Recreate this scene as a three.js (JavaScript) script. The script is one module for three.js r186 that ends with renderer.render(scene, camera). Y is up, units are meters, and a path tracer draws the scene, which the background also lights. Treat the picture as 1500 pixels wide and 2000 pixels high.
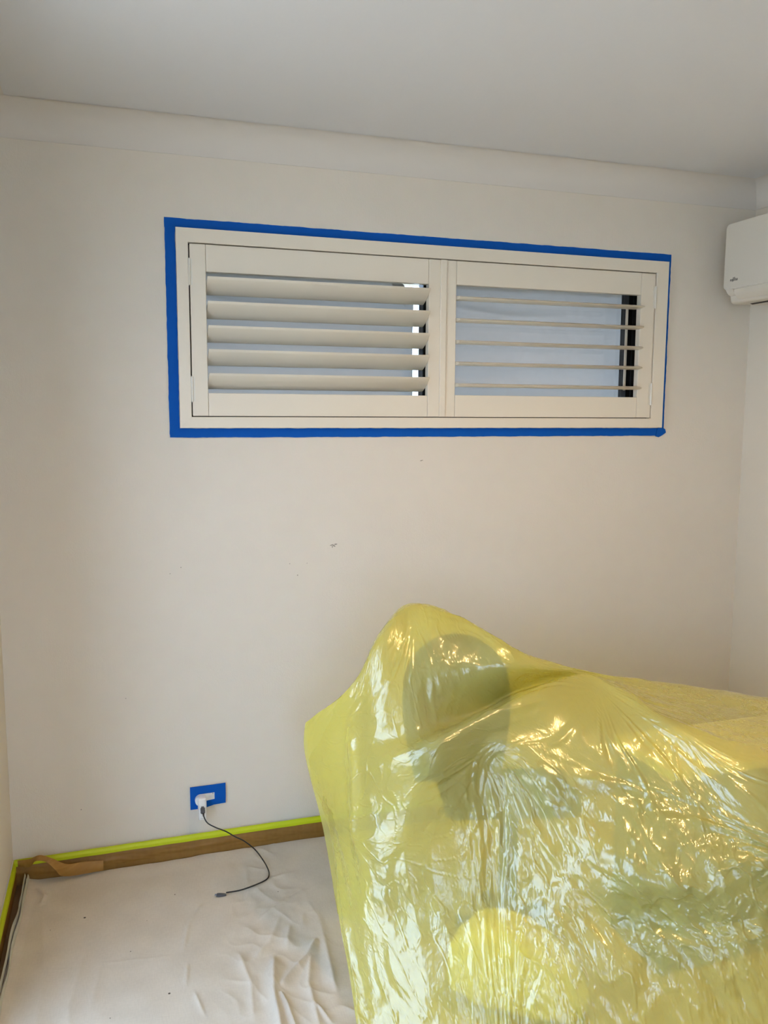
import * as THREE from 'three';
import { RoundedBoxGeometry } from 'three/addons/geometries/RoundedBoxGeometry.js';
import { TextGeometry } from 'three/addons/geometries/TextGeometry.js';
import { FontLoader } from 'three/addons/loaders/FontLoader.js';
import { mergeGeometries, toCreasedNormals } from 'three/addons/utils/BufferGeometryUtils.js';
import { createNoise2D, createNoise3D } from 'simplex-noise';

// ---------------------------------------------------------------- camera, sky, light, exposure
const scene = new THREE.Scene();
const camera = new THREE.PerspectiveCamera(63.65, 1500 / 2000, 0.05, 100);
camera.position.set(0.370, 1.512, 2.730);
camera.rotation.set(-0.1204, -0.3089, 0.0054, 'YXZ');
scene.add(camera);

const renderer = new THREE.WebGLRenderer({ antialias: true });
renderer.toneMapping = THREE.LinearToneMapping;
renderer.toneMappingExposure = 0.645;
renderer.shadowMap.enabled = true;

const SKY = 13.0;                                  // bright overcast sky seen through the glass door in the left wall and the high window
scene.background = new THREE.Color(0.60, 0.83, 1.16);
scene.backgroundIntensity = SKY;
scene.environment = null;

// sun high over the roof from the right: it never enters the room but lights the paving outside
const sun = new THREE.DirectionalLight(new THREE.Color(1.0, 0.96, 0.88), 42);
sun.position.set(9, 16, 6.5); sun.castShadow = true; sun.shadow.mapSize.set(2048, 2048); sun.name = 'sun';
Object.assign(sun.shadow.camera, { left: -14, right: 14, top: 14, bottom: -14, near: 1, far: 45 });
scene.add(sun, sun.target);

const LAMP_AT = [1.55, 2.352, 1.36], LAMP_POWER = 8.5, LAMP_COLOR = new THREE.Color(1.0, 0.62, 0.25);

// room, metres
const W = 2.752, H = 2.388, D = 3.62;              // x 0..W, y 0..H, z 0 (shutter wall) .. D (rear wall)

// ---------------------------------------------------------------- helpers
function rng(seed) { let a = seed >>> 0; return () => { a = (a + 0x6D2B79F5) | 0; let t = Math.imul(a ^ (a >>> 15), 1 | a); t = (t + Math.imul(t ^ (t >>> 7), 61 | t)) ^ t; return ((t ^ (t >>> 14)) >>> 0) / 4294967296; }; }
const n2 = createNoise2D(rng(11)), n3 = createNoise3D(rng(23)), n3b = createNoise3D(rng(37));
const clamp = (x, a, b) => Math.min(b, Math.max(a, x)), lerp = (a, b, t) => a + (b - a) * t;
const smooth = (a, b, x) => { const t = clamp((x - a) / (b - a), 0, 1); return t * t * (3 - 2 * t); };
const taken = {};
function numbered(name) { const k = taken[name] = (taken[name] ?? -1) + 1; return k ? `${name}_${String(k).padStart(3, '0')}` : name; }
function shade(o) { o.traverse((c) => { if (c.isMesh) { c.castShadow = true; c.receiveShadow = true; } }); return o; }
function part(name, geometry, material, parent, label) {
  const m = new THREE.Mesh(geometry, material); m.name = numbered(name); m.castShadow = m.receiveShadow = true;
  if (label) m.userData.label = label;
  parent.add(m); return m;
}
function thing(name, label, category, at = [0, 0, 0], group) {
  const o = new THREE.Group(); o.name = numbered(name); o.position.set(...at);
  o.userData = { label, category }; if (group) o.userData.group = group;
  scene.add(o); return o;
}
function solo(name, geometry, material, label, category, at = [0, 0, 0], group) {
  const m = part(name, geometry, material, scene); m.position.set(...at);
  m.userData = { label, category }; if (group) m.userData.group = group;
  return m;
}
function struct(name, geometry, material, at = [0, 0, 0]) {
  const m = new THREE.Mesh(geometry, material); m.name = name; m.position.set(...at);
  m.castShadow = m.receiveShadow = true; m.userData.kind = 'structure'; scene.add(m); return m;
}
const box = (x0, x1, y0, y1, z0, z1) => new THREE.BoxGeometry(x1 - x0, y1 - y0, z1 - z0).translate((x0 + x1) / 2, (y0 + y1) / 2, (z0 + z1) / 2);
const rbox = (x0, x1, y0, y1, z0, z1, r = 0.002, s = 2) => new RoundedBoxGeometry(x1 - x0, y1 - y0, z1 - z0, s, r).translate((x0 + x1) / 2, (y0 + y1) / 2, (z0 + z1) / 2);
function extrude(points, depth, bevel = 0) {
  const s = new THREE.Shape(points.map((p) => new THREE.Vector2(p[0], p[1])));
  return new THREE.ExtrudeGeometry(s, { depth, bevelEnabled: bevel > 0, bevelSize: bevel, bevelThickness: bevel, bevelSegments: 2, curveSegments: 10 });
}
// a grid of points f(s, t) -> [x, y, z]
function grid(f, nu, nv, fuv) {
  const p = [], uv = [], idx = [];
  for (let j = 0; j <= nv; j++) for (let i = 0; i <= nu; i++) { p.push(...f(i / nu, j / nv)); uv.push(...(fuv ? fuv(i / nu, j / nv) : [i / nu, j / nv])); }
  for (let j = 0; j < nv; j++) for (let i = 0; i < nu; i++) { const a = j * (nu + 1) + i, b = a + 1, c = a + nu + 1, d = c + 1; idx.push(a, b, d, a, d, c); }
  const g = new THREE.BufferGeometry();
  g.setAttribute('position', new THREE.Float32BufferAttribute(p, 3)); g.setAttribute('uv', new THREE.Float32BufferAttribute(uv, 2)); g.setIndex(idx);
  g.computeVertexNormals(); return g;
}
function texture(w, h, fn, srgb = false, rx = 1, ry = 1) {
  const d = new Uint8Array(w * h * 4);
  for (let y = 0; y < h; y++) for (let x = 0; x < w; x++) { const c = fn(x / w, y / h, x, y), k = (y * w + x) * 4; for (let i = 0; i < 3; i++) d[k + i] = clamp(Math.round((Array.isArray(c) ? c[i] : c) * 255), 0, 255); d[k + 3] = 255; }
  const t = new THREE.DataTexture(d, w, h); t.magFilter = THREE.LinearFilter; t.minFilter = THREE.LinearMipmapLinearFilter; t.generateMipmaps = true;
  t.wrapS = t.wrapT = THREE.RepeatWrapping; t.repeat.set(rx, ry); if (srgb) t.colorSpace = THREE.SRGBColorSpace; t.needsUpdate = true; return t;
}
// tileable noise on the unit square
const tile = (u, v, f, k = 0) => { const a = 2 * Math.PI * u, b = 2 * Math.PI * v, r = f / (2 * Math.PI); return 0.5 * (n3(Math.cos(a) * r + k, Math.sin(a) * r, Math.cos(b) * r) + n3b(Math.sin(b) * r, Math.cos(a) * r - k, Math.sin(a) * r)); };

// ---------------------------------------------------------------- materials
const stipple = texture(512, 512, (u, v) => 0.5 + 0.28 * tile(u, v, 90) + 0.2 * tile(u, v, 34, 5));
stipple.repeat.set(2.2, 2.2);
// back wall paint: one even colour with the few chips and pencil specks that the photograph shows
const MARKS = [[1.052, 1.056, 0.007, 0.0016, 0.3], [1.060, 1.053, 0.006, 0.0022, -0.5], [1.066, 1.058, 0.006, 0.002, 0.1], [1.054, 1.050, 0.0015, 0.004, 0.2], [1.378, 1.343, 0.006, 0.0014, 0.25], [0.545, 1.004, 0.0016, 0.0016, 0], [0.932, 0.957, 0.0014, 0.0022, 0], [0.905, 0.998, 0.0014, 0.0014, 0], [0.965, 0.997, 0.0014, 0.0012, 0], [0.51, 0.985, 0.002, 0.001, .6], [0.36, 0.58, 0.0016, 0.0012, 0], [0.21, 0.22, 0.002, 0.0016, 0]];
const wallMap = texture(2048, 1792, (u, v) => {
  const x = u * W, y = v * H; let k = 0;
  for (const [mx, my, a, b, r] of MARKS) { const dx = x - mx, dy = y - my; if (dx * dx + dy * dy > 2e-4) continue; const c = Math.cos(r), s = Math.sin(r), p = (dx * c + dy * s) / a, q = (dy * c - dx * s) / b; k = Math.max(k, smooth(1.25, 0.5, Math.hypot(p, q))); }
  const g = 0.003 * n2(x * 3.1, y * 3.1) + 0.003 * n2(x * 11 + 5, y * 11);
  return [lerp(0.872 + g, 0.52, k), lerp(0.835 + g, 0.48, k), lerp(0.775 + g, 0.42, k)];
}, true, 1 / W, 1 / H);
const M = {
  backWall: new THREE.MeshStandardMaterial({ name: 'wall paint with chips', map: wallMap, roughness: 0.62, bumpMap: stipple, bumpScale: 0.0004 }),
  wall: new THREE.MeshStandardMaterial({ name: 'wall paint', color: '#ded5c5', roughness: 0.62, bumpMap: stipple, bumpScale: 0.0004 }),
  ceiling: new THREE.MeshStandardMaterial({ name: 'ceiling paint', color: '#dcdad8', roughness: 0.85, bumpMap: stipple, bumpScale: 0.0004 }),
  trim: new THREE.MeshStandardMaterial({ name: 'trim paint', color: '#dedad4', roughness: 0.6 }),
  cove: new THREE.MeshStandardMaterial({ name: 'cornice paint', color: '#d9d2c8', roughness: 0.7 }),
  board: new THREE.MeshStandardMaterial({ name: 'floor board', color: '#8a6b48', roughness: 0.5 }),
  shutter: new THREE.MeshStandardMaterial({ name: 'satin shutter paint', color: '#e6dbc7', roughness: 0.36 }),
  hinge: new THREE.MeshStandardMaterial({ name: 'painted hinge', color: '#e2dccd', roughness: 0.3, metalness: 0.1 }),
  blackMetal: new THREE.MeshStandardMaterial({ name: 'black aluminium', color: '#0c0d10', roughness: 0.35, metalness: 0.3 }),
  steel: new THREE.MeshStandardMaterial({ name: 'steel', color: '#b9bcc0', roughness: 0.25, metalness: 1 }),
  glass: new THREE.MeshPhysicalMaterial({ name: 'window glass', color: '#ffffff', roughness: 0.0, transmission: 1, thickness: 0, ior: 1.5, side: THREE.DoubleSide }),
  white: new THREE.MeshStandardMaterial({ name: 'white plastic', color: '#ebe9e4', roughness: 0.35 }),
  acPlastic: new THREE.MeshStandardMaterial({ name: 'air conditioner plastic', color: '#d9d2c4', roughness: 0.38 }),
  dark: new THREE.MeshStandardMaterial({ name: 'dark slot', color: '#1b1a19', roughness: 0.6 }),
  logo: new THREE.MeshStandardMaterial({ name: 'grey print', color: '#4f4a45', roughness: 0.5 }),
  outdoor: new THREE.MeshStandardMaterial({ name: 'concrete outside', color: '#b9b7b2', roughness: 0.9 }),
  soil: new THREE.MeshStandardMaterial({ name: 'garden ground', color: '#55523f', roughness: 0.95 }),
  eave: new THREE.MeshStandardMaterial({ name: 'eave board', color: '#c9c7c2', roughness: 0.8 }),
};
const tapeGrain = texture(256, 256, (u, v) => 0.5 + 0.3 * Math.sin(u * 2 * Math.PI * 40 + 2 * tile(u, v, 12)) * 0.4 + 0.3 * tile(u, v, 40));
tapeGrain.repeat.set(8, 8);
M.blueTape = new THREE.MeshPhysicalMaterial({ specularIntensity: 0.35, name: 'blue painter tape', color: '#0054ae', roughness: 0.7, bumpMap: tapeGrain, bumpScale: 0.0003 });
M.yellowTape = new THREE.MeshStandardMaterial({ name: 'lime yellow tape', color: '#c3cf08', roughness: 0.55, bumpMap: tapeGrain, bumpScale: 0.0003 });
const kraft = texture(512, 256, (u, v) => { const g = 0.02 * tile(u, v, 60) + 0.03 * tile(u, v, 8, 3); return [0.54 + g, 0.39 + g, 0.16 + g * 0.8]; }, true);
const kraftLight = texture(256, 128, (u, v) => { const g = 0.04 * tile(u, v, 40); return [0.62 + g, 0.455 + g, 0.21 + g]; }, true);
kraft.repeat.set(1, 1);
M.kraft = new THREE.MeshStandardMaterial({ name: 'brown masking paper', map: kraft, roughness: 0.5, side: THREE.DoubleSide });
M.kraftPale = new THREE.MeshStandardMaterial({ name: 'paler paper', map: kraftLight, color: '#ffffff', roughness: 0.6, side: THREE.DoubleSide });

// ---------------------------------------------------------------- room shell
const OX0 = 0.562, OX1 = 2.343, OY0 = 1.467, OY1 = 2.069;        // high window opening behind the shutter
{
  const s = new THREE.Shape([[-0.12, -0.1], [W + 0.12, -0.1], [W + 0.12, H + 0.12], [-0.12, H + 0.12]].map((p) => new THREE.Vector2(...p)));
  s.holes.push(new THREE.Path([[OX0, OY0], [OX0, OY1], [OX1, OY1], [OX1, OY0]].map((p) => new THREE.Vector2(...p))));
  struct('wall_back', new THREE.ExtrudeGeometry(s, { depth: 0.16, bevelEnabled: false }), M.backWall, [0, 0, -0.16]);
}
struct('wall_right', box(W, W + 0.12, -0.1, H + 0.12, 0, D + 0.12), M.wall);
const RX0 = 0.15, RX1 = 0.85, RY0 = 0.50, RY1 = 2.10;             // window in the rear wall
{
  const s = new THREE.Shape([[0, -0.1], [W, -0.1], [W, H + 0.12], [0, H + 0.12]].map((p) => new THREE.Vector2(...p)));
  s.holes.push(new THREE.Path([[RX0, RY0], [RX0, RY1], [RX1, RY1], [RX1, RY0]].map((p) => new THREE.Vector2(...p))));
  struct('wall_front', new THREE.ExtrudeGeometry(s, { depth: 0.12, bevelEnabled: false }), M.wall, [0, 0, D]);
}
const DZ0 = 0.72, DZ1 = 1.45, DY0 = 0.02, DY1 = 2.10;              // glass door opening in the left wall, beside the camera
{
  const s = new THREE.Shape([[0, -0.1], [D + 0.12, -0.1], [D + 0.12, H + 0.12], [0, H + 0.12]].map((p) => new THREE.Vector2(...p)));
  s.holes.push(new THREE.Path([[DZ0, 0.02], [DZ0, DY1], [DZ1, DY1], [DZ1, 0.02]].map((p) => new THREE.Vector2(...p))));
  s.holes.push(new THREE.Path([[2.40, 1.0], [2.40, 2.0], [3.20, 2.0], [3.20, 1.0]].map((p) => new THREE.Vector2(...p))));
  struct('wall_left', new THREE.ExtrudeGeometry(s, { depth: 0.12, bevelEnabled: false }).rotateY(-Math.PI / 2), M.wall);
}
struct('ceiling', box(0, W, H, H + 0.12, 0, D), M.ceiling);
struct('floor', box(0, W, -0.1, 0, 0, D), M.board);
// cove cornice: a concave quarter between wall and ceiling, mitred in the corners
{
  const C = 0.09, prof = [[0, -C], [0.003, -C]];
  for (let k = 0; k <= 14; k++) { const a = (k / 14) * Math.PI / 2; prof.push([C - (C - 0.003) * Math.cos(a), -C + 0.002 + (C - 0.003) * Math.sin(a)]); }
  const cove = (len, at) => {                       // at(d, y, s): d from the wall, s 0..1 along it
    const idx = [], q = [];
    for (const s of [0, 1]) for (const [d, y] of prof) q.push(...at(d, y, s));
    const n = prof.length;
    for (let i = 0; i < n - 1; i++) idx.push(i, i + 1, n + i + 1, i, n + i + 1, n + i);
    const g = new THREE.BufferGeometry(); g.setAttribute('position', new THREE.Float32BufferAttribute(q, 3)); g.setIndex(idx);
    g.setAttribute('uv', new THREE.Float32BufferAttribute(new Float32Array(q.length / 3 * 2), 2));
    return toCreasedNormals(g, 0.6);
  };
  const two = M.cove; two.side = THREE.DoubleSide;
  struct('trim_1', cove(W, (d, y, s) => [lerp(d, W - d, s), H + y, d]), two);
  struct('trim_2', cove(D, (d, y, s) => [W - d, H + y, lerp(d, D, s)]), two);
  struct('trim_3', cove(D, (d, y, s) => [d, H + y, lerp(D, d, s)]), two);
}
struct('baseboard_back', rbox(0, W, 0, 0.082, 0, 0.013, 0.003), M.trim);
struct('baseboard_left', rbox(0, 0.005, 0, 0.086, 0.013, DZ0, 0.001), M.trim);
struct('baseboard_right', rbox(W - 0.013, W, 0, 0.082, 0.013, D, 0.003), M.trim);
struct('ground', box(-14, 16, -0.35, -0.25, -0.3, 16), M.outdoor);
struct('lawn', box(-14, 16, -0.35, -0.25, -14, -0.3), M.soil);                   // darker garden ground behind the high window
struct('trim_4', box(-0.6, W + 0.6, 2.12, 2.18, -1.15, -0.16), M.eave);           // eave outside, above the high window

// high window: black aluminium frame, mullion and two panes
{
  const w = new THREE.Group(); w.name = 'window_1'; w.userData.kind = 'structure'; scene.add(w);
  const zf = -0.135, zb = -0.085;
  part('window_frame', mergeGeometries([box(OX0, OX0 + 0.03, OY0, OY1, zf, zb), box(OX1 - 0.088, OX1, OY0, OY1, zf, zb), box(OX0 + 0.03, OX1 - 0.088, OY0, OY0 + 0.03, zf, zb), box(OX0 + 0.03, OX1 - 0.088, OY1 - 0.03, OY1, zf, zb)]), M.blackMetal, w);
  part('mullion', rbox(1.411, 1.475, OY0 + 0.03, OY1 - 0.03, zf, zb, 0.003), M.blackMetal, w);
  part('track', mergeGeometries([rbox(2.272, 2.279, OY0 + 0.03, OY1 - 0.03, zb, zb + 0.006, 0.001), rbox(2.290, 2.295, OY0 + 0.03, OY1 - 0.03, zb, zb + 0.004, 0.001)]), M.blackMetal, w);
  part('pane', box(OX0 + 0.03, 1.411, OY0 + 0.03, OY1 - 0.03, -0.124, -0.121), M.glass, w);
  part('pane', box(1.475, OX1 - 0.088, OY0 + 0.03, OY1 - 0.03, -0.118, -0.115), M.glass, w);
  const lock = part('latch', new THREE.TorusGeometry(0.007, 0.0016, 8, 20), M.steel, w); lock.position.set(2.307, 1.806, -0.083);
}
// glass door in the left wall, beside the camera
{
  const w = new THREE.Group(); w.name = 'window_2'; w.userData.kind = 'structure'; scene.add(w);
  const x0 = -0.09, x1 = -0.04, mid = (DZ0 + DZ1) / 2;
  part('door_frame', mergeGeometries([box(x0, x1, 0.02, DY1, DZ0, DZ0 + 0.05), box(x0, x1, 0.02, DY1, DZ1 - 0.05, DZ1), box(x0, x1, 0.02, 0.07, DZ0 + 0.05, DZ1 - 0.05), box(x0, x1, DY1 - 0.05, DY1, DZ0 + 0.05, DZ1 - 0.05), box(x0, x1, 0.07, DY1 - 0.05, mid - 0.03, mid + 0.03)]), M.blackMetal, w);
  part('pane', box(x0 + 0.02, x0 + 0.024, 0.07, DY1 - 0.05, DZ0 + 0.05, mid - 0.03), M.glass, w);
  part('pane', box(x0 + 0.03, x0 + 0.034, 0.07, DY1 - 0.05, mid + 0.03, DZ1 - 0.05), M.glass, w);
}

// second window in the left wall, level with the camera
{
  const w = new THREE.Group(); w.name = 'window_4'; w.userData.kind = 'structure'; scene.add(w);
  const x0 = -0.09, x1 = -0.04;
  part('window_frame', mergeGeometries([box(x0, x1, 1.0, 2.0, 2.40, 2.44), box(x0, x1, 1.0, 2.0, 3.16, 3.20), box(x0, x1, 1.0, 1.04, 2.44, 3.16), box(x0, x1, 1.96, 2.0, 2.44, 3.16)]), M.blackMetal, w);
  part('pane', box(x0 + 0.02, x0 + 0.024, 1.04, 1.96, 2.44, 3.16), M.glass, w);
}
// window in the rear wall, behind the camera
{
  const w = new THREE.Group(); w.name = 'window_3'; w.userData.kind = 'structure'; scene.add(w);
  const z0 = D + 0.04, z1 = D + 0.09, mid = (RX0 + RX1) / 2;
  part('window_frame', mergeGeometries([box(RX0, RX0 + 0.04, RY0, RY1, z0, z1), box(RX1 - 0.04, RX1, RY0, RY1, z0, z1), box(RX0 + 0.04, RX1 - 0.04, RY0, RY0 + 0.04, z0, z1), box(RX0 + 0.04, RX1 - 0.04, RY1 - 0.04, RY1, z0, z1), box(mid - 0.025, mid + 0.025, RY0 + 0.04, RY1 - 0.04, z0, z1)]), M.blackMetal, w);
  part('pane', box(RX0 + 0.04, mid - 0.025, RY0 + 0.04, RY1 - 0.04, z0 + 0.02, z0 + 0.024), M.glass, w);
  part('pane', box(mid + 0.025, RX1 - 0.04, RY0 + 0.04, RY1 - 0.04, z0 + 0.02, z0 + 0.024), M.glass, w);
}

// ceiling downlight, just above the frame of the photograph
{
  const t = thing('ceiling_light', 'round white ceiling light shining warm light, above the plastic-covered furniture', 'light', [LAMP_AT[0], H, LAMP_AT[2]]);
  part('trim_ring', new THREE.LatheGeometry([[0.070, -0.026], [0.082, -0.024], [0.086, -0.018], [0.086, 0], [0.02, 0]].map((p) => new THREE.Vector2(...p)), 40), M.white, t);
  part('lens', new THREE.CylinderGeometry(0.070, 0.070, 0.004, 48).translate(0, -0.026, 0), new THREE.MeshStandardMaterial({ name: 'lit lens', color: '#ffffff', emissive: LAMP_COLOR, emissiveIntensity: 3, roughness: 0.5 }), t);
  const l = new THREE.SpotLight(LAMP_COLOR, LAMP_POWER, 0, THREE.MathUtils.degToRad(80), 0.55, 2);
  l.position.set(...LAMP_AT); l.target.position.set(LAMP_AT[0], 0, LAMP_AT[2]); l.castShadow = true; l.shadow.radius = 3.5; l.shadow.mapSize.set(2048, 2048); l.name = 'downlight_beam';
  scene.add(l, l.target);
}

// ---------------------------------------------------------------- masking sheets behind the shutter
{
  const mat = new THREE.MeshPhysicalMaterial({ name: 'grey white masking film', color: '#c6c1bb', roughness: 0.9, transmission: 0.115, thickness: 0, side: THREE.DoubleSide });
  const sheet = (name, x0, x1, label, cut) => {
    const f = (s, t) => {
      const x = lerp(x0, x1, s), y = lerp(1.44, 2.10, t);
      let z = -0.195 - 0.008 * n2(x * 2.2, y * 3) + 0.004 * Math.abs(n2(x * 7 + y * 4, y * 9 - x * 3));
      z += 0.03 * Math.exp(-Math.pow((y - (1.905 - 0.10 * (x - x0) + 0.35 * Math.pow(x - x0 - 0.25, 2))) / 0.016, 2)) * smooth(0.05, 0.2, x - x0) * smooth(0.62, 0.4, x - x0);
      return cut ? cut(x, y, z, s) : [x, y, z];
    };
    return solo(name, grid(f, 120, 90), mat, label, 'sheet');
  };
  sheet('masking_sheet', 0.50, 1.411, 'pale grey masking film behind the tilted louvres of the left shutter panel', (x, y, z, s) => {
    // its upper right corner has come away and folds down, baring the bright sky
    const e = 1.372 - smooth(1.93, 2.0, y) * 0.04, k = smooth(1.928, 1.962, y) * smooth(1.24, 1.38, x);
    return [lerp(x, Math.min(x, e + (x - e) * 0.12), k), y, z + k * 0.014];
  });
  sheet('masking_sheet', 1.45, 2.304, 'pale grey masking film with a slack fold behind the open right shutter panel', null);
  const g = extrude([[1.31, 1.99], [1.365, 1.972], [1.395, 1.93], [1.372, 1.893], [1.345, 1.93]], 0.0015);
  solo('film_flap', g, mat, 'small torn grey film corner folded down at the top of the left shutter panel', 'film', [0, 0, -0.172]);
}

// ---------------------------------------------------------------- plantation shutter
{
  const t = thing('plantation_shutter', 'cream plantation shutter with two hinged louvre panels in the high window', 'shutter');
  const F = [0.5536, 2.352, 1.459, 2.077], G = [0.588, 2.303, 1.4925, 2.036], e = 0.0006;
  const rail = (pts, name) => part('frame_rail', extrude(pts, 0.018, 0.0015).translate(0, 0, 0.0015), M.shutter, t);
  rail([[F[0] + e, F[3]], [F[1] - e, F[3]], [G[1] - e, G[3]], [G[0] + e, G[3]]]);
  rail([[F[0] + e, F[2]], [G[0] + e, G[2]], [G[1] - e, G[2]], [F[1] - e, F[2]]]);
  rail([[F[0], F[2] + e], [F[0], F[3] - e], [G[0], G[3] - e], [G[0], G[2] + e]]);
  rail([[F[1], F[2] + e], [G[1], G[2] + e], [G[1], G[3] - e], [F[1], F[3] - e]]);
  // dark rebate of the frame that lines the opening
  part('frame_rebate', mergeGeometries([box(OX0, G[0] - 0.002, OY0, OY1, -0.07, 0), box(G[1] + 0.002, OX1, OY0, OY1, -0.07, 0), box(G[0] - 0.002, G[1] + 0.002, OY0, G[2] - 0.002, -0.07, 0), box(G[0] - 0.002, G[1] + 0.002, G[3] + 0.002, OY1, -0.07, 0)]), M.shutter, t);

  part('brush_seal', mergeGeometries([box(G[0] - 0.003, G[0] + 0.012, G[2], G[3], -0.022, -0.0125), box(G[1] - 0.012, G[1] + 0.003, G[2], G[3], -0.022, -0.0125), box(G[0] + 0.012, G[1] - 0.012, G[2] - 0.003, G[2] + 0.012, -0.022, -0.0125), box(G[0] + 0.012, G[1] - 0.012, G[3] - 0.012, G[3] + 0.003, -0.022, -0.0125)]), M.dark, t, 'dark seal in the gap round the panels');
  // louvre: an elliptical blade with pointed edges
  const blade = (x0, x1, tilt) => {
    const c = 0.0445, pts = [];
    for (let k = 0; k < 28; k++) { const a = (k / 28) * 2 * Math.PI; pts.push([c * Math.cos(a), 0.0058 * Math.sin(a) * (0.55 + 0.45 * Math.abs(Math.sin(a)))]); }
    const g = toCreasedNormals(extrude(pts, x1 - x0 - 0.002, 0.001).translate(0, 0, 0.001), 0.7);
    g.rotateX(0).applyMatrix4(new THREE.Matrix4().makeBasis(new THREE.Vector3(0, 0, 1), new THREE.Vector3(0, 1, 0), new THREE.Vector3(-1, 0, 0)));   // chord along z, length along -x
    g.translate(x1, 0, 0).rotateX(0);
    return g.applyMatrix4(new THREE.Matrix4().makeRotationX(tilt));
  };
  const Z0 = -0.010, Z1 = 0.0175, PY = [1.907, 1.832, 1.757, 1.683, 1.608];
  const panel = (name, x0, x1, s0, s1, railTop, railBottom, y0, y1, tilt, label) => {
    const p = new THREE.Group(); p.name = numbered('shutter_panel'); p.userData.label = label; t.add(p);
    part('stile', rbox(x0, s0, y0, y1, Z0, Z1, 0.0022), M.shutter, p);
    part('stile', rbox(s1, x1, y0, y1, Z0, Z1, 0.0022), M.shutter, p);
    part('rail', rbox(s0 + 0.0006, s1 - 0.0006, railTop, y1, Z0, Z1 - 0.0006, 0.0018), M.shutter, p);
    part('rail', rbox(s0 + 0.0006, s1 - 0.0006, y0, railBottom, Z0, Z1 - 0.0006, 0.0018), M.shutter, p);
    for (const y of PY) { const l = part('louvre', blade(s0 + 0.002, s1 - 0.002, tilt), M.shutter, p); l.position.set(0, y, 0.003); }
    return p;
  };
  const A = panel('a', 0.5935, 1.437, 0.643, 1.3925, 1.948, 1.570, 1.4965, 2.0315, -0.55, 'left panel with its louvres tilted half closed');
  const B = panel('b', 1.4385, 2.2985, 1.4945, 2.238, 1.951, 1.573, 1.4965, 2.0315, 0.02, 'right panel with its louvres lying open and level');
  part('rebate_strip', rbox(1.4345, 1.4565, 1.4965, 2.0315, Z1, Z1 + 0.006, 0.0022), M.shutter, A);
  part('tilt_bar', rbox(2.2165, 2.2265, 1.600, 1.915, -0.048, -0.042, 0.002), M.shutter, B);
  const hinge = (p, x, y0, y1) => {
    const g = [new THREE.CylinderGeometry(0.0042, 0.0042, y1 - y0, 14).translate(x, (y0 + y1) / 2, 0.0205), box(x - 0.009, x + 0.009, y0, y1, Z1, Z1 + 0.0012)];
    for (let k = 1; k < 5; k++) g.push(new THREE.CylinderGeometry(0.0047, 0.0047, 0.0012, 14).translate(x, lerp(y0, y1, k / 5), 0.0205));
    for (const y of [y0 - 0.001, y1 + 0.001]) g.push(new THREE.CylinderGeometry(0.003, 0.003, 0.003, 12).translate(x, y, 0.0205));
    part('hinge', mergeGeometries(g.map((q) => q.index ? q.toNonIndexed() : q)), M.hinge, p);
  };
  hinge(A, 0.592, 1.906, 1.984); hinge(A, 0.593, 1.543, 1.620); hinge(B, 2.299, 1.906, 1.983); hinge(B, 2.297, 1.546, 1.625);
}

// ---------------------------------------------------------------- painter's tape round the shutter frame
{
  const strip = (x0, y0, x1, y1, w0, w1, seed, horizontal) => {
    // a thin strip from one end to the other; w0 / w1 are its two edges across, a little wavy
    return grid((s, t) => {
      const a = horizontal ? lerp(x0, x1, s) : lerp(y0, y1, s), wob = 0.0008 * n2(a * 9 + seed, t * 0.7) + 0.0006 * n2(a * 31, seed);
      const c = lerp(w0, w1, t) + wob, lift = 0.0011 + 0.0008 * Math.max(0, n2(a * 14 + seed, t * 1.3));
      return horizontal ? [a, c, lift] : [c, a, lift];
    }, 160, 6, (s, t) => horizontal ? [lerp(x0, x1, s), t * 0.03] : [t * 0.03, lerp(y0, y1, s)]);
  };
  const two = M.blueTape; two.side = THREE.DoubleSide;
  solo('masking_tape', strip(0.520, 0, 2.372, 0, 2.0785, 2.1085, 1, true), two, 'blue tape strip along the top edge of the shutter frame', 'tape');
  solo('masking_tape', strip(0, 1.437, 0, 2.1075, 0.5205, 0.5525, 7, false), two, 'blue tape strip down the left side of the shutter frame', 'tape', [0, 0, 0.0012]);
  solo('masking_tape', strip(0, 1.437, 0, 2.1075, 2.3545, 2.3735, 13, false), two, 'narrow blue tape strip down the right side of the shutter frame', 'tape', [0, 0, 0.0012]);
  const bottom = thing('masking_tape', 'blue tape strip below the shutter frame with a folded right end', 'tape', [0, 0, 0.002]);
  part('strip', strip(0.5215, 0, 2.362, 0, 1.4275, 1.4570, 19, true), two, bottom);
  part('folded_end', extrude([[2.338, 1.4255], [2.352, 1.4225], [2.366, 1.429], [2.383, 1.440], [2.379, 1.452], [2.368, 1.459], [2.345, 1.457]], 0.0018, 0.0006).translate(0, 0, 0.001), two, bottom);
}

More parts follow.
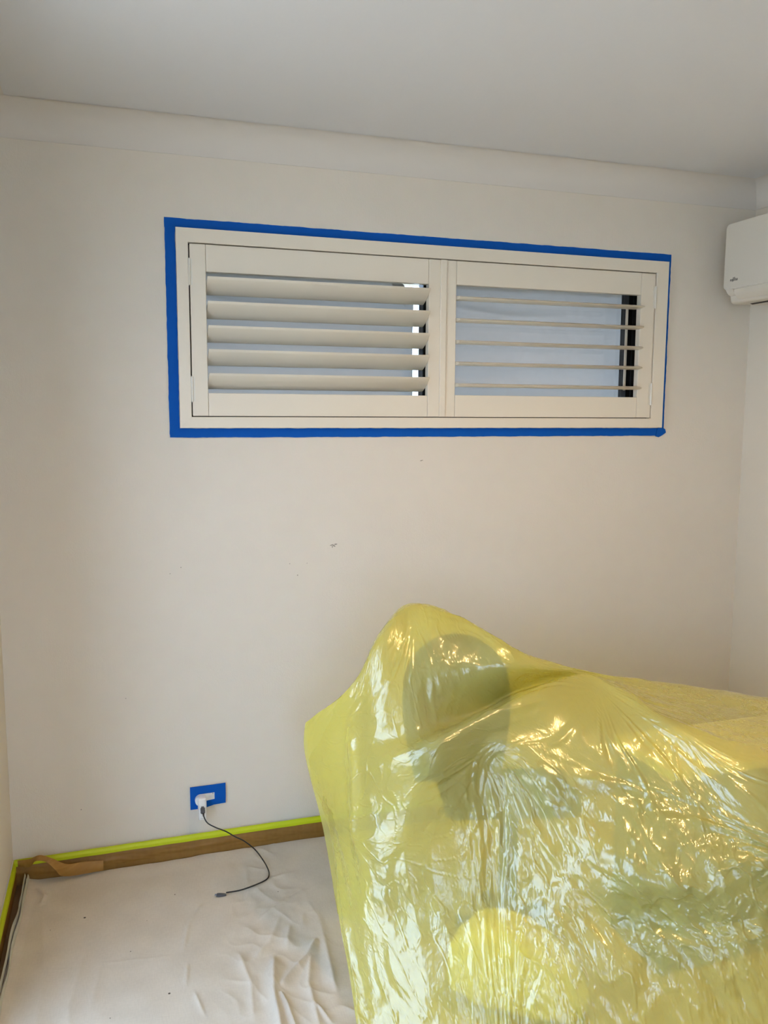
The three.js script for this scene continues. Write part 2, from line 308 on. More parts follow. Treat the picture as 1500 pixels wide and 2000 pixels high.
// ---------------------------------------------------------------- wall air conditioner
{
  const t = thing('air_conditioner', 'white split air conditioner high on the right wall near the corner', 'air conditioner', [W, 1.92, 0]);
  const Z = 0.092, L = 0.86;                       // profile in (distance from the wall, height)
  const along = (pts, z0, z1, bevel = 0) => {      // extrude the profile along z
    const g = extrude(pts.map(([d, y]) => [-d, y]), z1 - z0 - 2 * bevel, bevel); return g.translate(0, 0, z0 + bevel);
  };
  const rounded = (pts, r) => {                    // fillet the corners of a closed outline
    const out = [], n = pts.length;
    for (let i = 0; i < n; i++) {
      const p = new THREE.Vector2(...pts[i]), a = new THREE.Vector2(...pts[(i + n - 1) % n]), b = new THREE.Vector2(...pts[(i + 1) % n]), q = Math.min(pts[i][2] ?? r, p.distanceTo(a) / 2, p.distanceTo(b) / 2);
      const pa = p.clone().lerp(a, q / p.distanceTo(a)), pb = p.clone().lerp(b, q / p.distanceTo(b));
      for (let k = 0; k <= 6; k++) { const u = k / 6; out.push([(1 - u) * (1 - u) * pa.x + 2 * u * (1 - u) * p.x + u * u * pb.x, (1 - u) * (1 - u) * pa.y + 2 * u * (1 - u) * p.y + u * u * pb.y]); }
    }
    return out;
  };
  part('body', along(rounded([[0, 0.008, 0.002], [0.172, 0.004, 0.014], [0.180, 0.05, 0.01], [0.188, 0.285, 0.02], [0, 0.29, 0.002]], 0.01), Z + 0.004, Z + L, 0.002), M.acPlastic, t);
  const fp = new THREE.Shape(); { const x0 = Z - 0.006, x1 = Z + L + 0.004, y0 = 0.056, y1 = 0.288, r = 0.016; fp.moveTo(x0 + r, y0); fp.lineTo(x1 - r, y0); fp.quadraticCurveTo(x1, y0, x1, y0 + r); fp.lineTo(x1, y1 - r); fp.quadraticCurveTo(x1, y1, x1 - r, y1); fp.lineTo(x0 + r, y1); fp.quadraticCurveTo(x0, y1, x0, y1 - r); fp.lineTo(x0, y0 + r * 0.8); fp.quadraticCurveTo(x0, y0 + 0.004, x0 + r * 0.8, y0); }
  const panel = part('front_panel', new THREE.ExtrudeGeometry(fp, { depth: 0.012, bevelEnabled: true, bevelSize: 0.004, bevelThickness: 0.004, bevelSegments: 4, curveSegments: 10 }).rotateY(-Math.PI / 2).translate(-0.186, 0, 0), M.acPlastic, t);
  // air flap: a curved plate below the panel, with the dark slot behind its lower lip
  const flap = []; for (let k = 0; k <= 16; k++) { const u = k / 16; flap.push([0.203 - 0.085 * u * u * 1.0 - 0.004 * u, 0.049 - 0.046 * Math.sin(u * Math.PI / 2)]); }
  const back = flap.map(([d, y]) => [d - 0.004, y + 0.004]).reverse();
  part('air_flap', toCreasedNormals(along([...flap, ...back], Z + 0.05, Z + L - 0.05), 0.6), M.acPlastic, t);
  part('outlet_slot', along([[0.200, 0.054], [0.197, 0.049], [0.150, 0.012], [0.11, -0.0005], [0.105, 0.01], [0.18, 0.056]], Z + 0.044, Z + L - 0.044), M.dark, t);
  part('side_cap', along(rounded([[0.168, 0.032, 0.006], [0.190, 0.034, 0.01], [0.204, 0.053, 0.004], [0.17, 0.06, 0.004]], 0.004), Z + 0.008, Z + 0.044, 0.002), M.acPlastic, t);
  const font = await new FontLoader().loadAsync('fonts/droid/droid_sans_bold.typeface.json');
  const txt = new TextGeometry('FUJITSU', { font, size: 0.0078, depth: 0.0006, curveSegments: 3, bevelEnabled: false }); txt.computeBoundingBox();
  const loop = new THREE.TubeGeometry(new THREE.CatmullRomCurve3(Array.from({ length: 24 }, (_, k) => { const a = k / 24 * 2 * Math.PI; return new THREE.Vector3(0.0205 + 0.0055 * Math.cos(a), 0.0105 + 0.0032 * Math.sin(2 * a) * 0.6 + 0.0006, 0.0004); }), true), 60, 0.0005, 5, true);
  const lg = mergeGeometries([txt.index ? txt.toNonIndexed() : txt, loop.toNonIndexed()]);
  lg.rotateY(-Math.PI / 2).translate(-0.2022, 0.081, 0.118);
  part('logo', lg, M.logo, panel, 'small grey maker lettering');
}

// ---------------------------------------------------------------- canvas drop cloth
const CREASES = [
  [[[0.734, 0.60], [0.706, 0.757], [0.699, 0.90], [0.70, 1.1]], 0.016, 0.024], [[[0.87, 0.56], [0.819, 0.643], [0.766, 0.692], [0.72, 0.751]], 0.013, 0.022], [[[0.72, 0.751], [0.729, 0.813], [0.735, 0.9], [0.76, 1.05]], 0.014, 0.014], [[[0.784, 0.79], [0.83, 0.92]], 0.010, 0.014],
  [[[0.574, 0.289], [0.52, 0.38], [0.491, 0.518]], 0.0045, 0.009], [[[0.503, 0.56], [0.487, 0.669]], 0.004, 0.008], [[[0.508, 0.675], [0.528, 0.79]], 0.004, 0.008], [[[0.095, 0.484], [0.278, 0.497], [0.495, 0.524]], 0.0012, 0.006],
  [[[0.70, 0.30], [0.80, 0.222], [0.993, 0.172]], 0.006, 0.02], [[[0.709, 0.439], [0.811, 0.36], [0.964, 0.262]], 0.007, 0.02], [[[0.90, 0.40], [0.879, 0.638], [0.862, 0.80]], 0.009, 0.022], [[[0.806, 0.47], [0.769, 0.60]], 0.007, 0.018], [[[0.876, 0.36], [0.90, 0.52]], 0.006, 0.015],
  [[[0.64, 0.55], [0.655, 0.70], [0.64, 0.85]], 0.006, 0.02], [[[0.79, 0.42], [0.73, 0.55], [0.68, 0.60]], 0.006, 0.018], [[[0.84, 0.60], [0.80, 0.75], [0.79, 0.95]], 0.010, 0.022],
  [[[0.10, 0.20], [0.13, 0.50], [0.12, 0.9]], 0.003, 0.03], [[[0.24, 0.35], [0.20, 0.65], [0.22, 1.0]], 0.003, 0.03], [[[0.07, 0.06], [0.10, 0.11], [0.095, 0.16]], 0.006, 0.012], [[[0.28, 0.45], [0.25, 0.70]], 0.002, 0.02],
];
function creaseHeight(x, z) {
  let h = 0;
  for (const [line, a, w] of CREASES) for (let i = 0; i < line.length - 1; i++) {
    const [x0, z0] = line[i], [x1, z1] = line[i + 1], dx = x1 - x0, dz = z1 - z0, L2 = dx * dx + dz * dz, u = clamp(((x - x0) * dx + (z - z0) * dz) / L2, 0, 1), px = x - x0 - u * dx, pz = z - z0 - u * dz, d2 = px * px + pz * pz;
    if (d2 > 9 * w * w) continue;
    const d = Math.sqrt(d2) / w, taper = (i === 0 ? smooth(-0.02, 0.35, u) : 1) * (i === line.length - 2 ? smooth(1.02, 0.6, u) : 1);
    h = Math.max(h, 1.25 * a * taper * Math.exp(-d * 1.5 - 0.3 * d * d));
  }
  return h;
}
const weave = texture(512, 512, (u, v, x, y) => 0.5 + 0.22 * Math.sin(x * Math.PI / 2) * Math.cos(y * Math.PI / 2) + 0.2 * tile(u, v, 60) + 0.15 * tile(u, v, 20, 4));
weave.repeat.set(3, 3);
const SPECKS = [[0.223, 0.262, 0.0045], [0.446, 0.670, 0.004], [0.352, 0.468, 0.002], [0.488, 0.219, 0.0025], [0.30, 0.72, 0.0018], [0.80, 0.3, 0.002], [0.13, 0.30, 0.0015], [0.40, 0.33, 0.0014]];
const clothMap = texture(1400, 1300, (u, v) => {
  const x = u * 1.4, z = v * 1.3; let k = 0;
  for (const [sx, sz, r] of SPECKS) k = Math.max(k, smooth(r, r * 0.4, Math.hypot(x - sx, z - sz)));
  const slub = 0.009 * n2(x * 220, z * 30) + 0.009 * n2(x * 28, z * 220 + 9), blot = 0.014 * n2(x * 7, z * 7 + 30), g = slub + blot;
  return [lerp(0.785 + g, 0.2, k), lerp(0.74 + g, 0.17, k), lerp(0.672 + g, 0.14, k)];
}, true);
clothMap.wrapS = clothMap.wrapT = THREE.MirroredRepeatWrapping;
M.canvas = new THREE.MeshStandardMaterial({ name: 'canvas', map: clothMap, roughness: 0.9, bumpMap: weave, bumpScale: 0.0003, side: THREE.DoubleSide });
const clothHeight = (x, z) => {
    const under = smooth(0.88, 0.98, x + 0.12 * (0.9 - z));                        // pressed flat beneath the covered furniture
    let y = 0.0045 + 0.0018 * (n2(x * 3, z * 3) + 0.6 * n2(x * 9, z * 7)) * (1 - under);
    const rough = smooth(0.58, 0.72, x + 0.15 * (z - 0.4)) * (1 - under);
    y += rough * 0.0036 * Math.pow(1 - Math.abs(n2(x * 8 - z * 4, z * 5 + x * 3)), 2) + rough * 0.0009 * n2(x * 20, z * 16);
    y += creaseHeight(x, z) * (1 - under);
    y += 0.008 * smooth(0.10, 0.02, z);                                            // lifted where it meets the skirting
    const edge = 0.035 + 0.02 * smooth(0.3, 0, z);
    y += 0.021 * smooth(edge + 0.03, 0.02, x) * (0.75 + 0.35 * n2(z * 5, 3));
    return Math.max(y, 0.002);
};
{
  const t = thing('drop_cloth', 'beige canvas drop cloth spread over the floor along the wall', 'drop cloth');
  const X0 = 0.032, X1 = 2.70, Z0 = 0.0195, Z1 = 3.0;
  // finer where the photograph sees it
  const sx = (s) => s < 0.75 ? lerp(X0, 1.15, s / 0.75) : lerp(1.15, X1, (s - 0.75) / 0.25), sz = (q) => q < 0.8 ? lerp(Z0, 1.25, q / 0.8) : lerp(1.25, Z1, (q - 0.8) / 0.2);
  part('canvas', grid((s, q) => { let x = sx(s), z = sz(q); const y = clothHeight(x, z); if (s === 0) x += 0.002 * n2(z * 9, 1); if (q === 0) z += 0.003 + 0.003 * n2(x * 4, 8); return [x, Math.max(y, 0.002), z]; }, 400, 380, (s, q) => [sx(s) / 1.4, sz(q) / 1.3]), M.canvas, t);
  // the doubled hem standing up along the left skirting
  const hem = (dx, h0, h1, seed) => grid((s, q) => {
    const z = lerp(0.028, 1.2, s), lean = 0.006 * n2(z * 4 + seed, 2) * smooth(0, 0.1, s), top = lerp(h0, h1, smooth(0, 0.35, s)) * (1 + 0.10 * n2(z * 7, seed));
    const x = 0.036 + dx + lean * q - 0.008 * smooth(0.1, 0.5, z), roll = Math.sin(q * Math.PI * 0.8) * 0.009;
    return [x + roll, 0.004 + top * q, z];
  }, 140, 12, (s, q) => [q * 0.05, s * 0.9]);
  const hg = mergeGeometries([hem(-0.005, 0.044, 0.030, 4), hem(0.004, 0.040, 0.024, 9)]);
  part('hem', hg, new THREE.MeshStandardMaterial({ name: 'grey hem', color: '#bcb8a8', roughness: 0.9, bumpMap: weave, bumpScale: 0.0004, side: THREE.DoubleSide }), t, 'greyish doubled hem along the skirting');
}

// ---------------------------------------------------------------- power outlet, its tape, the charger and the cable
{
  const t = thing('power_outlet', 'white double power outlet masked with blue tape, low on the wall', 'power outlet', [0.616, 0.213, 0]);
  part('plate', rbox(-0.057, 0.057, -0.036, 0.036, 0, 0.007, 0.003), M.white, t);
  part('switch', rbox(0.004, 0.016, -0.004, 0.010, 0.007, 0.0095, 0.001), M.white, t);
  part('tape', (() => {
    const s = new THREE.Shape(); const o = [[-0.0585, -0.0405], [-0.030, -0.0405], [-0.004, -0.038], [0.020, -0.0325], [0.0585, -0.031], [0.0595, 0.0], [0.0590, 0.0395], [0.02, 0.0385], [-0.0585, 0.0385]];
    s.setFromPoints(o.map((p) => new THREE.Vector2(...p)));
    s.holes.push(new THREE.Path([[-0.028, -0.02], [-0.028, 0.011], [0.0225, 0.0115], [0.0225, -0.0135], [0.0, -0.0155]].map((p) => new THREE.Vector2(...p))));
    return new THREE.ExtrudeGeometry(s, { depth: 0.0006, bevelEnabled: true, bevelSize: 0.0006, bevelThickness: 0.0004, bevelSegments: 1 }).translate(0, 0, 0.0076);
  })(), M.blueTape, t, 'blue tape round the outlet');
  part('slot', mergeGeometries([box(-0.0012, 0.0012, -0.004, 0.004, 0, 0.001).rotateZ(-0.6).translate(0.0150, 0.0055, 0.0072), box(-0.001, 0.001, -0.0035, 0.0035, 0, 0.001).rotateZ(0.6).translate(0.010, 0.0055, 0.0072)]), M.dark, t);

  const c = thing('usb_charger', 'white plug-in charger standing out of the taped power outlet', 'charger', [0.594, 0.205, 0.0085]);
  part('plug_base', new THREE.CylinderGeometry(0.0185, 0.0190, 0.012, 36).rotateX(Math.PI / 2).translate(-0.003, 0.0, 0.006), M.white, c);
  part('body', rbox(-0.0135, 0.0135, -0.056, 0.020, 0.009, 0.040, 0.005, 4), M.white, c);
  part('vent', mergeGeometries([-0.006, -0.003, 0, 0.003, 0.006].map((x) => box(x - 0.0005, x + 0.0005, -0.052, -0.046, 0.0398, 0.0404))), new THREE.MeshStandardMaterial({ name: 'grey print lines', color: '#b9b6b0', roughness: 0.6 }), c);
  part('usb_port', box(-0.007, 0.007, -0.030, -0.0255, 0.0395, 0.0403), M.dark, c);

  const k = thing('usb_cable', 'black charging cable looping from the charger down to the drop cloth', 'cable');
  const cord = new THREE.MeshStandardMaterial({ name: 'black rubber', color: '#141214', roughness: 0.45 });
  const grey = new THREE.MeshStandardMaterial({ name: 'dark grey plastic', color: '#4b4c50', roughness: 0.4 });
  const pts = [[0.5945, 0.182, 0.066], [0.596, 0.173, 0.075], [0.605, 0.158, 0.086], [0.630, 0.143, 0.096], [0.662, 0.128, 0.103], [0.692, 0.108, 0.110], [0.719, 0.090, 0.110], [0.743, 0.070, 0.115], [0.761, 0.050, 0.118], [0.778, 0.028, 0.135], [0.788, 0.016, 0.165], [0.790, 0.0115, 0.195], [0.781, 0.0105, 0.228], [0.763, 0.0105, 0.249], [0.729, 0.0105, 0.259], [0.685, 0.0105, 0.266], [0.642, 0.0115, 0.268]].map(([x, y, z]) => new THREE.Vector3(x, Math.max(y, clothHeight(x, z) + 0.0045), z));
  part('cord', new THREE.TubeGeometry(new THREE.CatmullRomCurve3(pts, false, 'centripetal'), 160, 0.0021, 10), cord, k);
  part('plug', mergeGeometries([rbox(-0.0072, 0.0072, -0.011, 0.009, -0.0055, 0.0055, 0.0035, 3), rbox(-0.0045, 0.0045, 0.009, 0.013, -0.0025, 0.0025, 0.0008)].map((g) => g.rotateX(-0.9))).translate(0.5935, 0.189, 0.057), grey, k, 'dark grey plug in the charger');
  part('strain_relief', new THREE.CylinderGeometry(0.0024, 0.0036, 0.014, 12).rotateX(-0.9 + Math.PI).translate(0.5945, 0.180, 0.068), cord, k);
  const end = new THREE.Group(); end.name = 'connector'; k.add(end); end.position.set(0.625, clothHeight(0.62, 0.275) + 0.0045, 0.2725); end.rotation.y = -0.26 + Math.PI;
  const sh = new THREE.Shape(); sh.moveTo(-0.016, -0.002); sh.quadraticCurveTo(-0.006, -0.006, 0.006, -0.0062); sh.lineTo(0.012, -0.0055); sh.lineTo(0.012, 0.0055); sh.lineTo(0.006, 0.0062); sh.quadraticCurveTo(-0.006, 0.006, -0.016, 0.002); sh.closePath();
  part('shell', new THREE.ExtrudeGeometry(sh, { depth: 0.003, bevelEnabled: true, bevelSize: 0.001, bevelThickness: 0.0012, bevelSegments: 3 }).rotateX(-Math.PI / 2).translate(0, -0.002, 0), grey, end, 'dark grey cable end');
  part('tip', rbox(0.012, 0.019, -0.0014, 0.0014, -0.004, 0.004, 0.0012), M.steel, end, 'bright metal tip');
}

// ---------------------------------------------------------------- masking paper and lime tape along the skirting
{
  const ripple = (a, t) => 0.0055 * Math.sin(t * 5.2 + 0.8 * n2(a * 1.6, 2)) * t + 0.0025 * n2(a * 4, t * 3) * t + 0.0012 * n2(a * 17, t * 6) * t;
  solo('masking_paper', grid((s, t) => { const x = lerp(0.0062, 2.735, s); return [x, lerp(0.076, 0.002, t), 0.0148 + 0.003 * t + Math.max(0, ripple(x, t) + 0.002 * t)]; }, 400, 26, (s, t) => [s * 2.7, t * 0.07]), M.kraft, 'brown paper strip hanging along the skirting under the outlet wall', 'paper');
  solo('masking_paper', grid((s, t) => { const z = lerp(0.0134, 0.63, s); return [0.0062 + 0.004 * t + Math.max(0, ripple(z + 7, t) + 0.002 * t), lerp(0.076, 0.002, t), z]; }, 300, 26, (s, t) => [s * 2.4, t * 0.07]), M.kraft, 'brown paper strip hanging along the left wall skirting', 'paper');
  const two = M.yellowTape; two.side = THREE.DoubleSide;
  solo('masking_tape', grid((s, t) => { const x = lerp(0.0062, 2.738, s), y = lerp(0.0885, 0.0665, t) + 0.0006 * n2(x * 8, t) ; return [x, y, lerp(0.0145, 0.0182, smooth(0.3, 0.5, t))]; }, 260, 6, (s, t) => [s * 2.7, t * 0.03]), two, 'lime yellow tape line along the skirting of the outlet wall', 'tape');
  solo('masking_tape', grid((s, t) => { const z = lerp(0.0134, 0.63, s), y = lerp(0.0895, 0.0485, t) + 0.0006 * n2(z * 8, t + 4); return [lerp(0.0056, 0.0105, smooth(0.3, 0.5, t)), y, z]; }, 220, 6, (s, t) => [s * 2.4, t * 0.03]), two, 'lime yellow tape line along the left wall skirting', 'tape');
  // a loose strip of the same paper arching out of the corner
  const T = [[0.0165, 0.0885, 0.0205], [0.05, 0.093, 0.03], [0.086, 0.113, 0.05], [0.119, 0.104, 0.06], [0.163, 0.068, 0.045], [0.216, 0.058, 0.03], [0.274, 0.051, 0.027]].map((p) => new THREE.Vector3(...p));
  const B = [[0.0165, 0.067, 0.0205], [0.053, 0.069, 0.034], [0.074, 0.099, 0.058], [0.105, 0.099, 0.072], [0.131, 0.070, 0.074], [0.150, 0.036, 0.058], [0.273, 0.018, 0.030]].map((p) => new THREE.Vector3(...p));
  const ct = new THREE.CatmullRomCurve3(T, false, 'centripetal'), cb = new THREE.CatmullRomCurve3(B, false, 'centripetal'), v = new THREE.Vector3(), w = new THREE.Vector3();
  solo('paper_offcut', grid((s, t) => { ct.getPoint(s, v); cb.getPoint(s, w); v.lerp(w, t); return [v.x, v.y, v.z + 0.003 * Math.sin(t * Math.PI) + 0.004 * smooth(0.1, 0.4, s)]; }, 90, 10, (s, t) => [s * 0.4, t * 0.04]), M.kraftPale, 'loose curled brown paper strip arching in the left corner', 'paper');
}

// ---------------------------------------------------------------- furniture that shows dimly through the plastic
{
  const fabric = new THREE.MeshStandardMaterial({ name: 'dark grey chair fabric', color: '#2b3032', roughness: 0.85 });
  const darkPlastic = new THREE.MeshStandardMaterial({ name: 'dark plastic', color: '#26292a', roughness: 0.5 });
  const c = thing('office_chair', 'dark grey chair with a rounded back, showing dimly through the yellow plastic', 'chair', [1.24, 0.006, 0.60]);
  const back = new THREE.Shape(); back.moveTo(-0.11, -0.20); back.quadraticCurveTo(-0.16, 0, -0.13, 0.10); back.quadraticCurveTo(-0.09, 0.185, 0, 0.19); back.quadraticCurveTo(0.09, 0.185, 0.13, 0.10); back.quadraticCurveTo(0.16, 0, 0.11, -0.20); back.closePath();
  part('backrest', new THREE.ExtrudeGeometry(back, { depth: 0.03, bevelEnabled: true, bevelSize: 0.012, bevelThickness: 0.012, bevelSegments: 4, curveSegments: 16 }).rotateX(-0.12).rotateY(-0.25).translate(0.025, 0.675, 0.012), fabric, c);
  part('seat', rbox(-0.02, 0.36, 0.40, 0.46, -0.05, 0.18, 0.028, 4).rotateY(-0.25), fabric, c);
  part('post', new THREE.CylinderGeometry(0.025, 0.03, 0.36, 20).translate(0.16, 0.22, 0.10), darkPlastic, c);
  part('back_bracket', rbox(0.0, 0.05, 0.42, 0.66, -0.025, 0.0, 0.008).rotateY(-0.25), darkPlastic, c);
  for (let k = 0; k < 5; k++) part('leg', rbox(0, 0.15, 0.015, 0.045, -0.018, 0.018, 0.01).rotateY(k * 2 * Math.PI / 5 + 0.3).translate(0.16, 0.0, 0.10), darkPlastic, c);

  const d = thing('desk', 'desk with a pale top and dark sides, dimly visible under the yellow plastic', 'desk', [1.70, 0.006, 0.80]);
  part('desk_top', rbox(0.0, 0.64, 0.56, 0.585, -0.05, 0.22, 0.004), new THREE.MeshStandardMaterial({ name: 'pale laminate', color: '#d9d4c6', roughness: 0.5 }), d);
  const dp = new THREE.MeshStandardMaterial({ name: 'dark green grey panel', color: '#5f6866', roughness: 0.6 });
  part('side_panel', rbox(0.01, 0.04, 0, 0.56, -0.04, 0.20, 0.003), dp, d); part('side_panel', rbox(0.60, 0.63, 0, 0.56, -0.04, 0.20, 0.003), dp, d);
  part('front_panel', rbox(0.04, 0.60, 0.03, 0.56, 0.18, 0.20, 0.003), dp, d);

  // a white bag pressed against the inside of the plastic
  const wg = new THREE.SphereGeometry(1, 60, 40), p = wg.attributes.position;
  for (let i = 0; i < p.count; i++) { const x = p.getX(i), y = p.getY(i), z = p.getZ(i), k = 1 + 0.05 * n3(x * 2, y * 2, z * 2) + 0.03 * n3(x * 6, y * 3, z * 6); p.setXYZ(i, Math.sign(x) * Math.pow(Math.abs(x), 0.75) * 0.16 * k * (1 - 0.45 * y) - 0.03 * y, Math.sign(y) * Math.pow(Math.abs(y), 0.75) * 0.12 * k, Math.sign(z) * Math.pow(Math.abs(z), 0.8) * 0.075 * k); }
  wg.computeVertexNormals(); wg.rotateY(-0.60).translate(0, 0.125, 0);
  solo('white_bag', wg, new THREE.MeshStandardMaterial({ name: 'white bag', color: '#f0eee8', roughness: 0.6 }), 'soft white bag glowing through the front of the yellow plastic', 'bag', [1.275, 0.008, 0.985]);
}

// ---------------------------------------------------------------- yellow plastic sheet
// control net in metres: rows run from the crest down the front to the floor, columns from the left edge to beyond the right frame
const NET = [
  [[0.854,0.620,0.480],[0.960,0.770,0.612],[1.041,0.900,0.608],[1.154,0.960,0.543],[1.284,0.930,0.594],[1.402,0.860,0.719],[1.640,0.765,0.706],[1.912,0.720,0.744],[2.194,0.670,0.806],[2.412,0.630,0.863]],
  [[0.859,0.570,0.463],[0.949,0.680,0.623],[1.015,0.770,0.694],[1.118,0.830,0.690],[1.245,0.830,0.728],[1.403,0.820,0.766],[1.632,0.767,0.725],[1.809,0.727,0.858],[2.055,0.680,0.958],[2.267,0.640,1.033]],
  [[0.864,0.510,0.471],[0.938,0.600,0.639],[1.002,0.660,0.738],[1.103,0.690,0.774],[1.263,0.690,0.725],[1.448,0.740,0.698],[1.622,0.768,0.744],[1.732,0.732,0.948],[1.937,0.685,1.086],[2.149,0.640,1.175]],
  [[0.873,0.440,0.492],[0.934,0.540,0.669],[0.988,0.610,0.782],[1.078,0.675,0.861],[1.234,0.725,0.840],[1.403,0.765,0.813],[1.610,0.768,0.769],[1.675,0.735,1.016],[1.817,0.680,1.201],[2.031,0.630,1.299]],
  [[0.904,0.350,0.477],[0.935,0.440,0.674],[0.996,0.510,0.780],[1.084,0.620,0.883],[1.249,0.680,0.857],[1.398,0.690,0.882],[1.546,0.690,0.963],[1.666,0.670,1.084],[1.771,0.640,1.255],[1.969,0.580,1.359]],
  [[0.916,0.290,0.520],[0.933,0.370,0.709],[0.999,0.430,0.817],[1.114,0.540,0.880],[1.257,0.630,0.873],[1.384,0.610,0.967],[1.532,0.590,1.081],[1.656,0.575,1.208],[1.732,0.560,1.320],[1.930,0.510,1.401]],
  [[0.915,0.230,0.583],[0.940,0.310,0.761],[1.017,0.360,0.849],[1.138,0.420,0.894],[1.269,0.460,0.932],[1.374,0.460,1.043],[1.446,0.460,1.196],[1.579,0.480,1.294],[1.712,0.505,1.347],[1.913,0.440,1.422]],
  [[0.892,0.160,0.714],[0.946,0.210,0.834],[1.031,0.240,0.908],[1.136,0.290,0.955],[1.247,0.310,1.000],[1.345,0.340,1.102],[1.447,0.350,1.202],[1.575,0.390,1.306],[1.695,0.420,1.372],[1.897,0.360,1.444]],
  [[0.889,0.075,0.827],[0.949,0.110,0.916],[1.026,0.140,1.001],[1.118,0.180,1.049],[1.211,0.200,1.106],[1.314,0.220,1.186],[1.423,0.240,1.266],[1.551,0.280,1.344],[1.671,0.310,1.407],[1.867,0.270,1.479]],
  [[0.875,0.012,0.964],[0.950,0.012,1.054],[1.025,0.012,1.125],[1.098,0.012,1.164],[1.180,0.012,1.204],[1.287,0.012,1.268],[1.402,0.012,1.332],[1.535,0.012,1.402],[1.664,0.012,1.469],[1.809,0.012,1.567]],
];
{
  for (const row of NET) { const a = row[8], b = row[9]; row.push([Math.min(2.70, b[0] + (b[0] - a[0]) * 1.2), b[1] * 0.9, b[2] + (b[2] - a[2]) * 0.9]); }
  const behind = [0, 1, 2].map(() => []);
  NET[0].forEach(([x, y, z], i) => {
    const k = smooth(0.5, 2.5, i);
    behind[2].push([x, y - lerp(0.10, 0.10, k), z - lerp(0.012, 0.09, k)]);
    behind[1].push([x + lerp(0.055, 0, k), y * 0.45, z - lerp(0.02, 0.20, k)]);
    behind[0].push([x + lerp(0.095, 0, k), 0.013, z - lerp(0.0, 0.28, k)]);
  });
  const net = [...behind, ...NET], R = net.length, Cc = net[0].length;
  const cr = (a, b, c, d, t) => 0.5 * (2 * b + (c - a) * t + (2 * a - 5 * b + 4 * c - d) * t * t + (3 * b - a - 3 * c + d) * t * t * t);
  const at = (r, c, k) => net[clamp(r, 0, R - 1)][clamp(c, 0, Cc - 1)][k];
  const NU = (Cc - 1) * 52, NV = (R - 1) * 36;
  // smooth base surface
  const base = new Float32Array((NU + 1) * (NV + 1) * 3);
  for (let j = 0; j <= NV; j++) for (let i = 0; i <= NU; i++) {
    const v = j / NV * (R - 1), u = i / NU * (Cc - 1), r = Math.min(R - 2, Math.floor(v)), c = Math.min(Cc - 2, Math.floor(u)), tv = v - r, tu = u - c;
    for (let k = 0; k < 3; k++) {
      const q = [-1, 0, 1, 2].map((m) => cr(at(r + m, c - 1, k), at(r + m, c, k), at(r + m, c + 1, k), at(r + m, c + 2, k), tu));
      base[(j * (NU + 1) + i) * 3 + k] = cr(...q, tv);
    }
  }
  // surface normals of the base
  const g = new THREE.BufferGeometry(), idx = [];
  for (let j = 0; j < NV; j++) for (let i = 0; i < NU; i++) { const a = j * (NU + 1) + i, b = a + 1, c = a + NU + 1, d = c + 1; idx.push(a, c, d, a, d, b); }
  g.setAttribute('position', new THREE.BufferAttribute(base, 3)); g.setIndex(idx); g.computeVertexNormals();
  const nor = g.attributes.normal.array, pos = new Float32Array(base), uv = new Float32Array((NU + 1) * (NV + 1) * 2);
  // arc lengths along the film give flat coordinates for the folds
  const S = [0], T = [0];
  for (let c = 1; c < Cc; c++) { let m = 0; for (let r = 3; r < R; r++) m += Math.hypot(...[0, 1, 2].map((k) => at(r, c, k) - at(r, c - 1, k))); S.push(S[c - 1] + m / (R - 3)); }
  for (let r = 1; r < R; r++) { let m = 0; for (let c = 2; c < 9; c++) m += Math.hypot(...[0, 1, 2].map((k) => at(r, c, k) - at(r - 1, c, k))); T.push(T[r - 1] + m / 7); }
  const flat = (c, r) => [lerp(S[Math.floor(c)], S[Math.min(Cc - 1, Math.floor(c) + 1)], c % 1), lerp(T[Math.floor(r)], T[Math.min(R - 1, Math.floor(r) + 1)], r % 1)];
  // points the film hangs from: tension folds fan out below them  [column, row, reach, folds, height]
  const ANCHORS = [[6.0, 6.1, 0.55, 9, 0.010], [3.0, 3.2, 0.42, 7, 0.007], [4.05, 8.0, 0.6, 9, 0.007], [7.1, 6.2, 0.5, 9, 0.009], [8.2, 8.2, 0.5, 8, 0.008]].map(([c, r, ...q], k) => [...flat(c, r), ...q, k * 17.3]);
  // crumpled skin: flat facets that meet in sharp creases (heights at the points of a sheared lattice, joined by plane triangles)
  const hash = (i, j, k) => { const q = Math.sin(i * 127.1 + j * 311.7 + k * 74.7) * 43758.5453; return (q - Math.floor(q)) * 2 - 1; };
  const facets = (px, py, seed) => {
    const ca = Math.cos(seed), sa = Math.sin(seed), x = px * ca - py * sa, y = px * sa + py * ca, sk = (x + y) * 0.3660254, X = x + sk, Y = y + sk, i = Math.floor(X), j = Math.floor(Y), fx = X - i, fy = Y - j;
    const a = hash(i, j, seed), d = hash(i + 1, j + 1, seed);
    return fx > fy ? a + (hash(i + 1, j, seed) - a) * fx + (d - hash(i + 1, j, seed)) * fy : a + (hash(i, j + 1, seed) - a) * fy + (d - hash(i, j + 1, seed)) * fx;
  };
  const ridge = (x, y, w) => { const n = Math.abs(n2(x, y)); return Math.max(0, 1 - n / w); };       // narrow creases on smooth ground
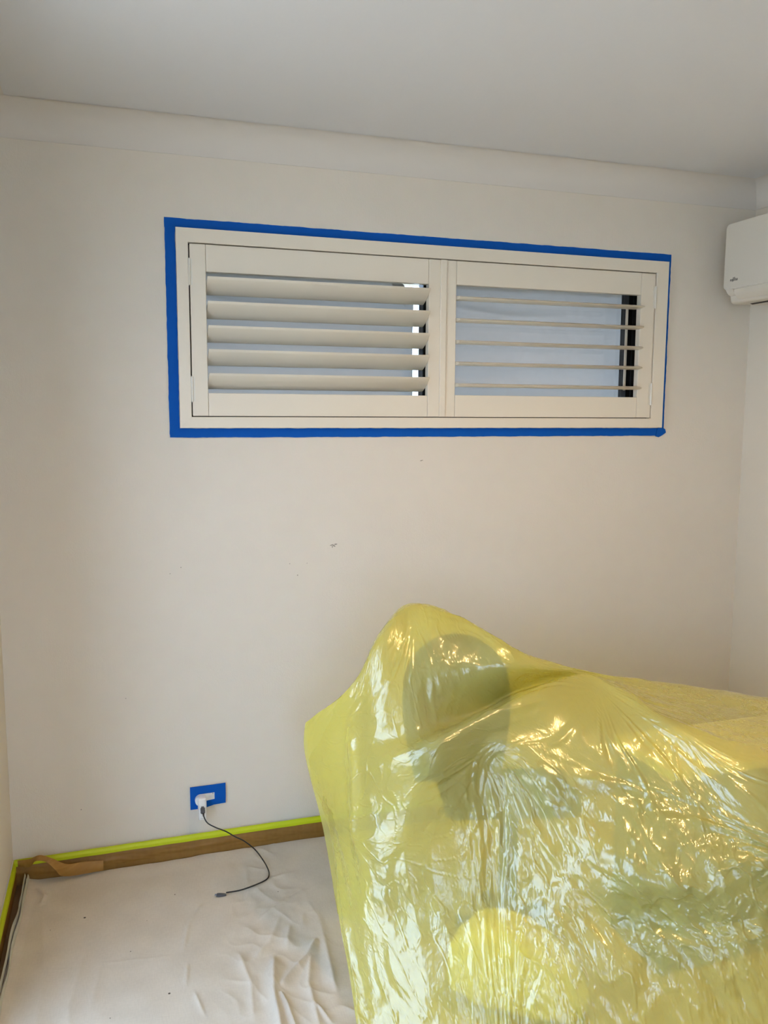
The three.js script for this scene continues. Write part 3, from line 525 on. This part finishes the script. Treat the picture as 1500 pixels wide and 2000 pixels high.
  for (let j = 0; j <= NV; j++) for (let i = 0; i <= NU; i++) {
    const k = j * (NU + 1) + i, v = j / NV * (R - 1), u = i / NU * (Cc - 1), [s, t] = flat(Math.min(u, Cc - 1.0001), Math.min(v, R - 1.0001));
    const wx = s + 0.022 * n2(s * 3, t * 3), wt = t + 0.022 * n2(s * 3 + 40, t * 3);
    let h = 0;
    for (const [as, atT, reach, folds, height, seed] of ANCHORS) {
      const ds = wx - as, dt = wt - atT, d = Math.hypot(ds, dt); if (d > reach || d < 1e-6) continue;
      const phi = Math.atan2(ds, dt), n = n2(phi * folds / 3.4 + seed, d * 3.0 + seed), gate = smooth(-0.35, 0.45, n2(phi * 2.3 + seed, d * 4 - seed));
      h += 0.65 * height * gate * (0.45 - Math.abs(n)) * smooth(0, 0.10, d) * smooth(reach, reach * 0.35, d) * smooth(2.9, 1.7, Math.abs(phi));
    }
    const low = smooth(7.4, 8.4, v), right = smooth(3.2, 4.6, u), slope = smooth(3.2, 4.5, u) * smooth(5.4, 6.2, v) * smooth(8.2, 7.4, v);
    // long hanging folds at the left, slanting crumpled streaks at the right
    h += 0.007 * smooth(6.5, 11, v) * (1 - right) * (0.5 - Math.abs(n2(wx * 7, wt * 1.1 + 4)));
    const along = wx * 0.80 + wt * 0.60, across = -wx * 0.60 + wt * 0.80;
    h += low * right * (0.0085 * (0.45 - Math.abs(n2(across * 6, along * 2.0 + 7))) + 0.0030 * (0.4 - Math.abs(n2(across * 15 + 3, along * 5))));
    const rough = lerp(0.42, 1, low * right) * (1 - 0.82 * slope) * (1 - 0.35 * smooth(3.4, 2.2, u) * smooth(5.6, 4.2, v));
    // facets are drawn out along the slanting pull at the lower right, and along the hang elsewhere
    const fa = lerp(wt, along, low * right), fb = lerp(wx, across, low * right);
    h += rough * (0.0075 * facets(fa * 7, fb * 11, 3) + 0.0046 * facets(fa * 14, fb * 21, 17.4) + 0.0022 * facets(fa * 32, fb * 42, 29.9));
    h += rough * (0.0035 * ridge(wx * 8 - wt * 3, wt * 6 + wx * 2, 0.06) + 0.0026 * ridge(wx * 13 + wt * 9, wt * 11 - wx * 6 + 20, 0.07));
    // the doubled fold along the left edge
    h += smooth(3.6, 4.6, v) * smooth(9.6, 7.5, v) * ((0.006 + 0.005 * n2(t * 6, s * 3)) * Math.exp(-Math.pow((u - 1.08 - 0.08 * n2(t * 3, 5)) / 0.13, 2)) - 0.014 * Math.exp(-Math.pow((u - 0.80) / 0.16, 2)));
    const edge = smooth(0, 0.25, u), foot = smooth(R - 1, R - 1.4, v);
    h *= lerp(0.35, 1, edge) * foot;
    for (let c = 0; c < 3; c++) pos[k * 3 + c] += nor[k * 3 + c] * h;
    pos[k * 3] = Math.min(pos[k * 3], W - 0.02); pos[k * 3 + 1] = Math.max(pos[k * 3 + 1], 0.0115);
    uv[k * 2] = s; uv[k * 2 + 1] = t;
  }
  g.setAttribute('position', new THREE.BufferAttribute(pos, 3)); g.setAttribute('uv', new THREE.BufferAttribute(uv, 2)); g.computeVertexNormals();
  // finest crinkles
  const crinkle = texture(1024, 1024, (a, b) => { let h = 0, w = 1; for (const f of [16, 36, 74]) { h += w * (1 - 2.2 * Math.abs(tile(a, b, f, f))); w *= 0.5; } return 0.28 + 0.3 * h; });
  crinkle.repeat.set(2.2, 2.2);
  const film = new THREE.MeshPhysicalMaterial({ name: 'thin yellow polythene', color: '#f5ec8a', roughness: 0.20, transmission: 0.68, thickness: 0, ior: 1.75, side: THREE.DoubleSide, bumpMap: crinkle, bumpScale: 0.0008 });
  solo('plastic_sheet', g, film, 'crumpled translucent yellow plastic sheet draped over furniture', 'plastic sheet');
}

shade(scene);
renderer.render(scene, camera);
